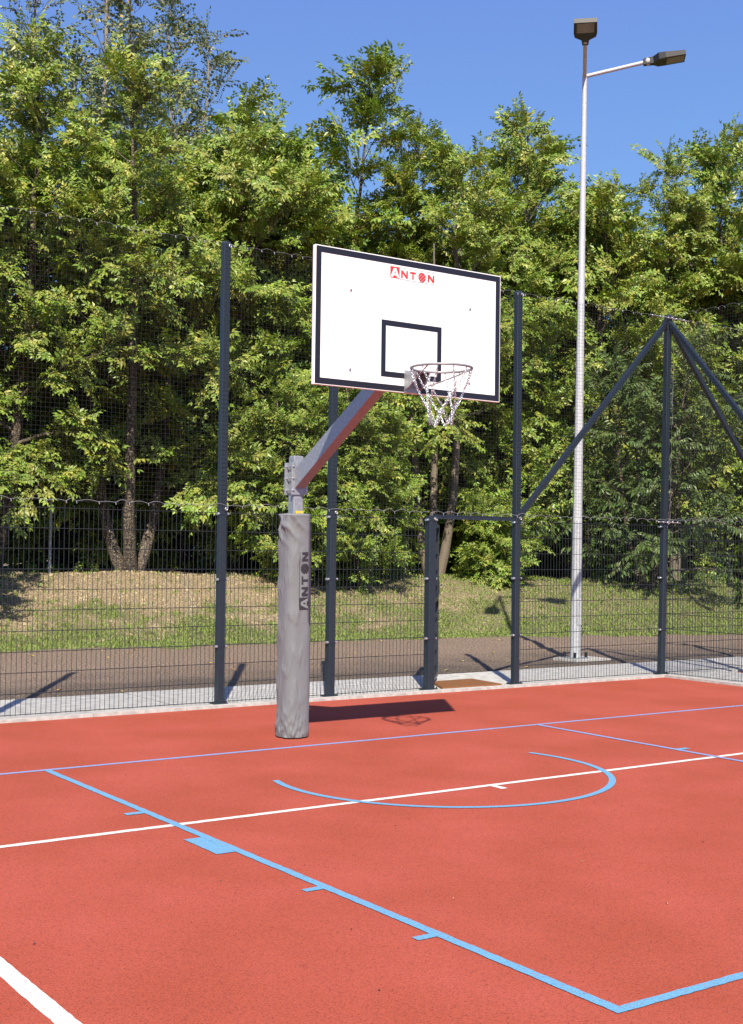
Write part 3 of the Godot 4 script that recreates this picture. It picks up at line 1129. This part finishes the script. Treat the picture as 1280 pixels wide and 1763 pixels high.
# sprays: "ash" compound leaves in fans, "round" small round poplar leaves, "long" hanging lance leaves
func spray(kind: String, seed_: int, colors: Array) -> ArrayMesh:
	var g := RandomNumberGenerator.new()
	g.seed = seed_
	var s := Shape.new()
	var pick := func() -> Color:
		var c: Color = colors[g.randi() % colors.size()]
		var k := g.randf_range(0.78, 1.22)
		return Color(c.r * k * g.randf_range(0.93, 1.07), c.g * k, c.b * k)
	var long := 0.46
	s.color = Color(0.09, 0.075, 0.035)
	s.tube(PackedVector3Array([Vector3.ZERO, Vector3(0, -0.01, long * 0.5), Vector3(0, -0.05, long)]), [0.004, 0.003, 0.0015], 3, false)
	var count := 9 if kind == "ash" else 15
	for k in count:
		var f := (k + 0.6) / count
		var at := Vector3(0, -0.05 * f * f, long * f)
		var sgn := -1.0 if k % 2 else 1.0
		if k == count - 1:
			sgn = 0.0
		var d := Vector3(sgn * g.randf_range(0.6, 1.1), g.randf_range(-0.25, 0.35), g.randf_range(0.45, 0.95)).normalized()
		var up := Vector3(g.randf_range(-0.35, 0.35), 1.0, g.randf_range(-0.35, 0.35))
		up = (up - d * up.dot(d)).normalized()
		if kind == "ash":
			var c: Color = pick.call()
			var stalk := g.randf_range(0.05, 0.10)
			var hub := at + d * stalk
			var side := d.cross(up).normalized()
			var size := g.randf_range(0.8, 1.25)
			leaflet(s, hub + d * 0.02, (d - up * 0.35).normalized(), up, 0.100 * size, 0.055 * size, c)
			for e in [-1.0, 1.0]:
				leaflet(s, hub, (d * 0.5 + side * e * 0.85 - up * g.randf_range(0.1, 0.5)).normalized(), up, 0.088 * size, 0.048 * size, c)
				if g.randf() < 0.6:
					leaflet(s, hub - d * 0.03, (d * 0.1 + side * e - up * g.randf_range(0.1, 0.5)).normalized(), up, 0.075 * size, 0.042 * size, c)
		elif kind == "round":
			leaflet(s, at + d * 0.04, (d - up * g.randf_range(0.0, 0.9)).normalized(), up, 0.078, 0.072, pick.call())
		else:
			var e := (d * 0.8 + Vector3(0, -g.randf_range(0.3, 1.0), 0)).normalized()
			leaflet(s, at, e, (up - e * up.dot(e)).normalized(), 0.125 * g.randf_range(0.8, 1.2), 0.048, pick.call())
	return s.done()


var sprays := {}


func grow(seed_: int, o: Dictionary) -> Dictionary:
	# o: high, wide, bare (height below which stems carry no limbs), stems, spread, dense, tint, kind, rise
	var g := RandomNumberGenerator.new()
	g.seed = seed_
	var trunk := Shape.new()
	var limbs := Shape.new()
	var places: Array[Transform3D] = []
	# leaves turn their faces outwards and up, towards the light
	var place := func(at: Vector3, d: Vector3) -> void:
		var zz := (d + Vector3(g.randf_range(-0.5, 0.5), g.randf_range(-0.4, 0.3), g.randf_range(-0.5, 0.5))).normalized()
		var face := Vector3(at.x, 0, at.z).normalized() * g.randf_range(0.2, 1.1) + Vector3(g.randf_range(-0.45, 0.45), g.randf_range(0.35, 1.0), g.randf_range(-0.45, 0.45))
		var yy := face - zz * face.dot(zz)
		if yy.length() < 0.05:
			yy = zz.cross(Vector3.RIGHT)
		yy = yy.normalized()
		places.append(Transform3D(Basis(yy.cross(zz), yy, zz).scaled(Vector3.ONE * g.randf_range(0.6, 1.32) * o.get("leaf", 1.0)), at))
	for k in o.stems:
		var az: float = TAU * (k + g.randf_range(-0.2, 0.2)) / o.stems + seed_
		var lean: float = o.spread * g.randf_range(0.7, 1.25) if o.stems > 1 else o.spread * 0.3
		var high: float = o.high * (1.0 if k == 0 else g.randf_range(0.70, 0.97))
		var out := Vector3(cos(az), 0, sin(az))
		var path := PackedVector3Array()
		var radii := []
		var r0: float = o.get("girth", 0.15) * (1.0 if o.stems < 3 else 0.82)
		var n := 14
		var drift := Vector3.ZERO
		for q in n + 1:
			var f := float(q) / n
			drift += Vector3(g.randf_range(-1, 1), 0, g.randf_range(-1, 1)) * 0.012 * high
			var x: float = lean * high * (1.05 * f - 0.50 * f * f) + 0.06 + o.get("fork", 0.12) * (1.0 - exp(-f * 11.0))
			path.append(out * x + Vector3(0, f * high - 0.1, 0) + drift * f)
			radii.append(maxf(0.010, r0 * pow(1.0 - f * 0.97, 0.85) * (1.0 + 0.35 * exp(-f * 22.0))))
		trunk.tube(path, radii, 9, false)
		var y := float(o.bare) * g.randf_range(0.85, 1.2)
		var turn := g.randf() * TAU
		while y < high * 0.985:
			var f := y / high
			var q := mini(n - 1, int(f * n))
			var from := path[q].lerp(path[q + 1], f * n - q)
			turn += 2.4 + g.randf_range(-0.5, 0.5)
			var rel: float = clampf((y - o.bare) / (high - o.bare), 0.0, 1.0)
			# a rounded crown with a ragged edge: long limbs below, short upright shoots on top
			var reach: float = o.wide * 0.5 * sqrt(maxf(0.05, 1.0 - pow(rel, 1.7))) * g.randf_range(0.45, 1.1)
			var climb: float = lerpf(0.30, 1.5, rel) + o.get("rise", 0.0) + g.randf_range(-0.3, 0.4)
			var d := Vector3(cos(turn), climb, sin(turn)).normalized()
			if d.dot(out) < -0.25:
				reach *= 0.65
			var lp := PackedVector3Array([from])
			var lr := [maxf(0.007, radii[q] * 0.40)]
			var steps_ := 5
			var at := from
			var dd := d
			for e in steps_:
				dd = (dd + Vector3(g.randf_range(-0.25, 0.25), g.randf_range(-0.2, 0.2) - 0.06 * e * (1.0 - rel), g.randf_range(-0.25, 0.25))).normalized()
				at += dd * reach / steps_
				lp.append(at)
				lr.append(lerpf(lr[0], 0.005, (e + 1.0) / steps_))
			limbs.tube(lp, lr, 5, false)
			var twigs := int(maxf(3.0, reach * 3.6 * o.dense))
			for w in twigs:
				var fw := lerpf(0.25, 1.0, (w + g.randf()) / twigs)
				var sq := mini(steps_ - 1, int(fw * steps_))
				var a := lp[sq].lerp(lp[sq + 1], fw * steps_ - sq)
				var ld := (lp[sq + 1] - lp[sq]).normalized()
				var sd := ld.cross(Vector3.UP).normalized().rotated(ld, g.randf_range(-1.0, 1.0)) * (1.0 if w % 2 else -1.0)
				var td := (ld * g.randf_range(0.3, 0.9) + sd * g.randf_range(0.4, 1.0) + Vector3(0, g.randf_range(-0.2, 0.5), 0)).normalized()
				var tl := g.randf_range(0.35, 1.0) * (1.0 - 0.35 * rel)
				var b := a + td * tl * 0.5
				var c := b + (td + Vector3(0, -0.22, 0)) * tl * 0.5
				limbs.tube(PackedVector3Array([a, b, c]), [0.007, 0.005, 0.003], 3, false)
				var leaves := int(2 + tl * 5.5 * o.dense)
				for e in leaves:
					var fe := lerpf(0.15, 1.0, (e + g.randf()) / leaves)
					place.call(a.lerp(b, fe * 2.0) if fe < 0.5 else b.lerp(c, fe * 2.0 - 1.0), td + Vector3(g.randf_range(-0.9, 0.9), g.randf_range(-0.5, 0.4), g.randf_range(-0.9, 0.9)))
			place.call(at, dd)
			y += g.randf_range(0.20, 0.36) / float(o.get("close", 1.0))
		for e in 8:
			place.call(path[n] - Vector3(0, 0.15 * e, 0), Vector3(g.randf_range(-0.5, 0.5), 1.2, g.randf_range(-0.5, 0.5)))
	var kind: String = o.get("kind", "ash")
	var mm: Array[MultiMesh] = []
	var parts_ := []
	for k in 3:
		parts_.append([])
	for k in places.size():
		parts_[g.randi() % 3].append(places[k])
	for k in 3:
		var m := MultiMesh.new()
		m.transform_format = MultiMesh.TRANSFORM_3D
		m.use_colors = true
		m.mesh = sprays[kind][k]
		m.instance_count = parts_[k].size()
		for q in parts_[k].size():
			m.set_instance_transform(q, parts_[k][q])
			var v := g.randf_range(0.85, 1.15)
			var warm := g.randf_range(0.94, 1.09)
			var tint: Color = o.get("tint", Color.WHITE)
			m.set_instance_color(q, Color(tint.r * v * warm, tint.g * v, tint.b * v))
		mm.append(m)
	return {"trunk": trunk.done(), "limbs": limbs.done(), "crown": mm, "bark": o.get("bark", mat.bark), "count": places.size()}


func plant(grown: Dictionary, called: String, label: String, category: String, x: float, z: float, turn: float, size := 1.0, group := "") -> Node3D:
	var t := thing(called, label, category, Vector3(x, ground_height(x, z) - 0.02, z), group, turn)
	t.scale = Vector3.ONE * size
	part("trunk", grown.trunk, grown.bark, t)
	part("limbs", grown.limbs, grown.bark, t)
	for m in grown.crown:
		var c := MultiMeshInstance3D.new()
		c.name = "crown"
		c.multimesh = m
		c.material_override = mat.leaf
		c.set_meta("kind", "stuff")
		t.add_child(c, true)
	return t


func make_trees() -> void:
	var ash := [Color(0.190, 0.275, 0.040), Color(0.220, 0.300, 0.048), Color(0.145, 0.235, 0.036), Color(0.255, 0.305, 0.062), Color(0.168, 0.260, 0.044)]
	var pop := [Color(0.150, 0.195, 0.100), Color(0.180, 0.220, 0.130), Color(0.125, 0.170, 0.080), Color(0.150, 0.195, 0.095), Color(0.17, 0.21, 0.10), Color(0.16, 0.20, 0.10), Color(0.40, 0.30, 0.08)]
	var cherry := [Color(0.080, 0.135, 0.035), Color(0.105, 0.155, 0.045), Color(0.070, 0.120, 0.030)]
	for k in [["ash", ash], ["round", pop], ["long", cherry]]:
		sprays[k[0]] = [spray(k[0], 500, k[1]), spray(k[0], 501, k[1]), spray(k[0], 502, k[1])]
	var three := grow(21, {"high": 9.9, "wide": 4.6, "bare": 3.3, "stems": 3, "spread": 0.20, "dense": 1.45, "girth": 0.155, "leaf": 0.98, "fork": 0.36, "tint": Color(1.05, 1.0, 0.95)})
	var full := grow(22, {"high": 10.0, "wide": 4.8, "bare": 1.5, "stems": 4, "spread": 0.20, "dense": 1.35, "girth": 0.17, "leaf": 0.98, "tint": Color(1.03, 1.0, 1.0)})
	var tall := grow(23, {"high": 12.3, "wide": 4.2, "bare": 4.3, "stems": 3, "spread": 0.13, "dense": 1.4, "girth": 0.16, "tint": Color(0.98, 0.95, 0.85), "leaf": 0.95, "fork": 0.3, "bark": mat.grey_bark})
	var slim := grow(24, {"high": 8.6, "wide": 3.6, "bare": 0.7, "stems": 3, "spread": 0.14, "dense": 1.4, "girth": 0.11, "tint": Color(1.02, 1.03, 1.0), "leaf": 1.0})
	var bush := grow(25, {"high": 3.8, "wide": 2.8, "bare": 0.25, "stems": 5, "spread": 0.35, "dense": 1.1, "girth": 0.05, "leaf": 1.2})
	var wood := grow(26, {"high": 10.6, "wide": 5.2, "bare": 1.5, "stems": 3, "spread": 0.20, "dense": 0.85, "girth": 0.18, "leaf": 1.4})
	var poplar := grow(27, {"high": 19.8, "wide": 2.8, "bare": 10.0, "stems": 5, "spread": 0.12, "dense": 0.62, "girth": 0.22, "kind": "round", "rise": 1.5, "leaf": 1.3, "close": 0.75, "bark": mat.pale_bark})
	var hang := grow(28, {"high": 6.0, "wide": 4.4, "bare": 0.5, "stems": 4, "spread": 0.28, "dense": 1.0, "girth": 0.08, "kind": "long", "leaf": 1.1})
	var belt := "trees of the belt on the bank"
	plant(three, "maple_tree", "tree forking into three bare stems on the bank crest above dry grass", "tree", 4.96, -15.1, 0.4)
	plant(full, "maple_tree", "bushy tree whose low leaves reach down by the thin white pole", "tree", 2.3, -16.0, 2.1, 1.02)
	plant(full, "maple_tree", "bushy tree between the three stemmed one and the padded pole", "tree", 7.9, -16.4, 4.4, 1.12)
	plant(slim, "maple_tree", "slim young tree leafy to the ground behind the padded pole", "tree", 7.9, -13.6, 1.0, 0.60)
	plant(slim, "maple_tree", "leafy sapling with low boughs behind the panel at the gate post", "tree", 9.5, -13.3, 2.4, 0.62)
	plant(slim, "maple_tree", "slim tree whose upright top stands out beside the backboard", "tree", 10.3, -16.8, 5.0, 1.42)
	plant(slim, "maple_tree", "slim tree filling the crown line above the backboard corner nearest the padded pole", "tree", 10.6, -17.8, 2.9, 1.24)
	var hoop_tree := plant(tall, "maple_tree", "tall tree with a pale leaning trunk behind the hoop net and gate post", "tree", 12.75, -15.0, 0.7, 0.91)
	var dead := Shape.new()
	for run in [[Vector3(12.6, 5.6, -14.6), Vector3(12.56, 8.2, -13.9), Vector3(12.57, 8.64, -13.7), Vector3(12.97, 9.13, -13.6), Vector3(13.62, 9.79, -13.5)], [Vector3(12.58, 7.7, -14.1), Vector3(12.92, 8.24, -13.7), Vector3(13.13, 8.61, -13.6)], [Vector3(12.5, 6.6, -14.5), Vector3(11.89, 8.23, -13.9), Vector3(11.63, 8.93, -13.7), Vector3(11.54, 9.45, -13.6)]]:
		var path := PackedVector3Array()
		for p in run:
			path.append(p - hoop_tree.position)
		dead.tube(path, [0.045, 0.034, 0.028, 0.018, 0.007], 6)
	part("bare_branches", dead.done(), mat.pale_bark, hoop_tree).rotation.y = -hoop_tree.rotation.y
	plant(slim, "maple_tree", "slim leafy young tree whose trunk shows through the gate opening", "tree", 15.2, -15.6, 3.0, 1.1)
	plant(full, "maple_tree", "broad tree with yellow green crown directly behind the lamp mast", "tree", 18.3, -16.0, 0.2, 1.22)
	plant(slim, "maple_tree", "slim tree with ragged top between the hoop trees and the lamp mast", "tree", 16.6, -17.4, 1.7, 1.36)
	plant(slim, "maple_tree", "slim tree with ragged top filling the gap beside the corner post trees", "tree", 23.6, -16.6, 3.9, 1.42)
	plant(slim, "maple_tree", "slim tree whose ragged top stands right behind the lamp mast shaft", "tree", 19.7, -17.8, 0.9, 1.5)
	plant(hang, "cherry_tree", "low tree with drooping dark glossy leaves behind the corner post", "tree", 16.6, -11.8, 0.9, 0.95)
	plant(tall, "maple_tree", "tall tree with upright shoots behind the corner post braces", "tree", 21.6, -15.4, 2.2, 0.97)
	plant(three, "maple_tree", "tree at the end of the belt above the neighbouring court", "tree", 25.6, -14.6, 4.0, 1.4)
	plant(poplar, "poplar_tree", "very tall grey green poplar rising above the other crowns", "tree", 7.6, -26.0, 0.3)
	plant(poplar, "poplar_tree", "tall grey green poplar standing beside the tallest one", "tree", 11.4, -27.5, 2.6, 0.98)
	plant(slim, "maple_tree", "leafy young tree at the track edge shading the dry slope beside it", "tree", -0.5, -12.6, 0.5, 0.86)
	plant(bush, "bush", "small bright bush on the slope seen through the gate opening", "bush", 13.0, -12.9, 2.0, 0.5)
	var inner := "shaded tree standing deeper in the belt behind the front crowns"
	var turn := 0.0
	for p in [[5.6, -19.5], [9.6, -19.4], [13.6, -19.6], [17.4, -20.2], [21.6, -19.8], [26.0, -19.0], [30.6, -17.6], [8.4, -23.6], [14.6, -24.4], [20.0, -25.2], [25.6, -24.4], [31.6, -23.0]]:
		turn += 1.9
		plant(wood, "maple_tree", inner, "tree", p[0], p[1], turn, 0.86 + 0.12 * fmod(turn * 0.37, 1.0), belt)
	var under := "leafy undergrowth bush in the shade under the trees"
	for p in [[4.2, -18.0], [7.2, -17.4], [10.2, -17.0], [13.0, -17.2], [16.0, -17.8], [19.6, -17.0], [23.6, -16.6], [27.6, -15.8], [2.0, -19.0], [6.0, -20.8], [11.2, -21.2], [16.0, -22.0], [21.0, -21.6], [26.0, -21.0], [31.0, -20.0], [24.6, -13.4], [34.0, -17.0]]:
		turn += 1.3
		plant(bush, "bush", under, "bush", p[0], p[1], turn, 0.8 + 0.35 * fmod(turn * 0.29, 1.0), "undergrowth bushes")


# ---------------------------------------------------------------- grass
func tuft(seed_: int, blades: int, high: float, spread: float, colors: Array) -> ArrayMesh:
	var g := RandomNumberGenerator.new()
	g.seed = seed_
	var s := Shape.new()
	for k in blades:
		var c: Color = colors[g.randi() % colors.size()]
		var v := g.randf_range(0.75, 1.25)
		s.color = Color(c.r * v, c.g * v, c.b * v)
		var at := Vector3(g.randf_range(-1, 1), 0, g.randf_range(-1, 1)) * spread
		var az := g.randf() * TAU
		var d := Vector3(cos(az), 0, sin(az))
		var w := d.cross(Vector3.UP) * 0.006
		var h := high * g.randf_range(0.5, 1.15)
		var mid := at + d * h * 0.2 + Vector3(0, h * 0.6, 0)
		var tip := at + d * h * g.randf_range(0.4, 0.9) + Vector3(0, h * g.randf_range(0.7, 1.0), 0)
		s.quad(at - w, mid - w * 0.7, mid + w * 0.7, at + w)
		s.tri(mid - w * 0.7, tip, mid + w * 0.7)
	return s.done()


func sow(called: String, label: String, mesh: ArrayMesh, seed_: int, count: int, want: Callable) -> void:
	var g := RandomNumberGenerator.new()
	g.seed = seed_
	var list: Array[Transform3D] = []
	for k in count:
		var x := g.randf_range(-2.0, 31.0)
		var z := g.randf_range(-17.5, -5.5)
		var size: float = want.call(x, z, g.randf())
		if size <= 0.0:
			continue
		list.append(Transform3D(Basis(Vector3.UP, g.randf() * TAU).scaled(Vector3(size, size * g.randf_range(0.7, 1.2), size)), Vector3(x, ground_height(x, z) - 0.008, z)))
	var m := MultiMesh.new()
	m.transform_format = MultiMesh.TRANSFORM_3D
	m.mesh = mesh
	m.instance_count = list.size()
	for k in list.size():
		m.set_instance_transform(k, list[k])
	var o := MultiMeshInstance3D.new()
	o.name = called
	o.multimesh = m
	o.material_override = mat.blade
	add_child(o)
	tag(o, label, "grass", "", "stuff")


func make_grass() -> void:
	var green := [Color(0.145, 0.220, 0.040), Color(0.180, 0.246, 0.053), Color(0.211, 0.246, 0.075)]
	var straw := [Color(0.493, 0.395, 0.230), Color(0.425, 0.332, 0.178), Color(0.544, 0.451, 0.281), Color(0.238, 0.246, 0.085)]
	var dryness := func(x: float, z: float) -> float:
		var v := verge(x) + 0.5 * lump.get_noise_2d(x * 3.0, z * 3.0)
		var up := (v - z) / 4.6
		return clampf((up - 0.36 + lump.get_noise_2d(x * 1.7 + 9.0, z * 3.2) * 0.5) / 0.22, 0.0, 1.0) * clampf(1.15 - absf(x - 5.0) / 11.0, 0.12, 1.0)
	var inside := func(x: float, z: float) -> float:
		var v := verge(x) + 0.5 * lump.get_noise_2d(x * 3.0, z * 3.0)
		return (v - z) / 4.6
	sow("green_grass", "short green grass along the foot of the bank", tuft(900, 10, 0.062, 0.07, green), 901, 60000, func(x: float, z: float, r: float) -> float:
		var up: float = inside.call(x, z)
		if up < 0.0 or up > 1.15:
			return 0.0
		var dry: float = dryness.call(x, z)
		return (0.7 + r * 0.7) if r > 0.15 + dry * 0.82 else 0.0)
	sow("dry_grass", "dry straw coloured grass on the upper bank", tuft(910, 8, 0.05, 0.08, straw), 911, 60000, func(x: float, z: float, r: float) -> float:
		var up: float = inside.call(x, z)
		if up < 0.15 or up > 1.25:
			return 0.0
		var dry: float = dryness.call(x, z)
		return (0.6 + r * 0.6) if r < 0.12 + dry * 0.5 else 0.0)


# ---------------------------------------------------------------- small things
func make_small_things() -> void:
	# ramp mat in the gate opening
	var t := thing("door_mat", "orange brown coarse mat lying in the gate opening", "mat", Vector3(3.9, 0.026, -2.98))
	var s := Shape.new()
	s.hexa([Vector3(-0.53, 0.0, 0.30), Vector3(0.40, 0.0, 0.30), Vector3(-0.52, 0.022, 0.29), Vector3(0.39, 0.022, 0.29), Vector3(-0.22, 0.0, -0.30), Vector3(0.44, 0.0, -0.33), Vector3(-0.22, 0.028, -0.29), Vector3(0.43, 0.028, -0.32)])
	part("mat_body", s.done(), mat.coir, t)
	for p in [["thin white pole standing among leaves on the bank crest", 3.55, -16.0, 2.75], ["thin grey pole half hidden by leaves behind the padded pole", 10.2, -15.0, 1.7]]:
		var q := thing("marker_pole", p[0], "pole", Vector3(p[1], ground_height(p[1], p[2]), p[2]))
		var o := Shape.new()
		o.rod(Vector3(0, -0.2, 0), Vector3(0, p[3], 0), 0.035, 8)
		o.ball(Vector3(0, p[3], 0), Vector3(0.035, 0.02, 0.035), 4, 8)
		part("shaft", o.done(), mat.zinc_pale, q)
		var e := Shape.new()
		e.rod(Vector3(0, p[3] * 0.55, 0), Vector3(0, p[3] * 0.55 + 0.06, 0), 0.042, 8)
		part("collar", e.done(), mat.zinc, q)
	# crumbs and leaf bits on the court, stones on the track
	var g := RandomNumberGenerator.new()
	g.seed = 4
	var crumb := Shape.new()
	for k in 90:
		var at := Vector3(g.randf_range(-5.0, 6.5), 0.002, g.randf_range(-2.4, 6.0))
		var r := g.randf_range(0.002, 0.007)
		crumb.color = [Color(0.42, 0.36, 0.28), Color(0.36, 0.26, 0.14), Color(0.12, 0.07, 0.05)][g.randi() % 3]
		var a := g.randf() * TAU
		var d := Vector3(cos(a), 0, sin(a)) * r
		var e := Vector3(-sin(a), 0, cos(a)) * r * 0.5
		crumb.quad(at - d - e + Vector3(0, 0.002, 0), at - d + e + Vector3(0, 0.006, 0), at + d + e + Vector3(0, 0.003, 0), at + d - e + Vector3(0, 0.009, 0))
	var c := part("leaf_crumbs", crumb.done(), mat.blade, self)
	tag(c, "pale crumbs and leaf bits strewn over the red court", "litter", "", "stuff")
	var fallen := Shape.new()
	for k in 60:
		var x := g.randf_range(-2.0, 14.0)
		var z := g.randf_range(-10.0, -4.3)
		fallen.color = [Color(0.55, 0.40, 0.12), Color(0.42, 0.26, 0.10), Color(0.35, 0.34, 0.10)][g.randi() % 3]
		var d := Vector3.RIGHT.rotated(Vector3.UP, g.randf() * TAU)
		leaflet(fallen, Vector3(x, ground_height(x, z) + 0.012, z), (d + Vector3(0, 0.1, 0)).normalized(), (Vector3.UP - d * 0.1).normalized(), 0.09, 0.055, fallen.color)
	tag(part("fallen_leaves", fallen.done(), mat.blade, self), "yellow and brown fallen leaves on the dirt track", "leaves", "", "stuff")
	var stone := Shape.new()
	stone.ball(Vector3.ZERO, Vector3(1.0, 0.6, 0.8), 4, 6)
	var m := MultiMesh.new()
	m.transform_format = MultiMesh.TRANSFORM_3D
	m.mesh = stone.done()
	m.instance_count = 2600
	for k in 2600:
		var x := g.randf_range(-3.0, 20.0)
		var z := g.randf_range(-10.6, -4.2)
		var r := 0.004 + 0.016 * pow(g.randf(), 5.0)
		m.set_instance_transform(k, Transform3D(Basis.from_euler(Vector3(g.randf(), g.randf() * 6.0, g.randf())).scaled(Vector3.ONE * r), Vector3(x, ground_height(x, z), z)))
	var st := MultiMeshInstance3D.new()
	st.name = "track_gravel"
	st.multimesh = m
	st.material_override = mat.stone
	add_child(st)
	tag(st, "small stones scattered over the brown dirt track", "gravel", "", "stuff")
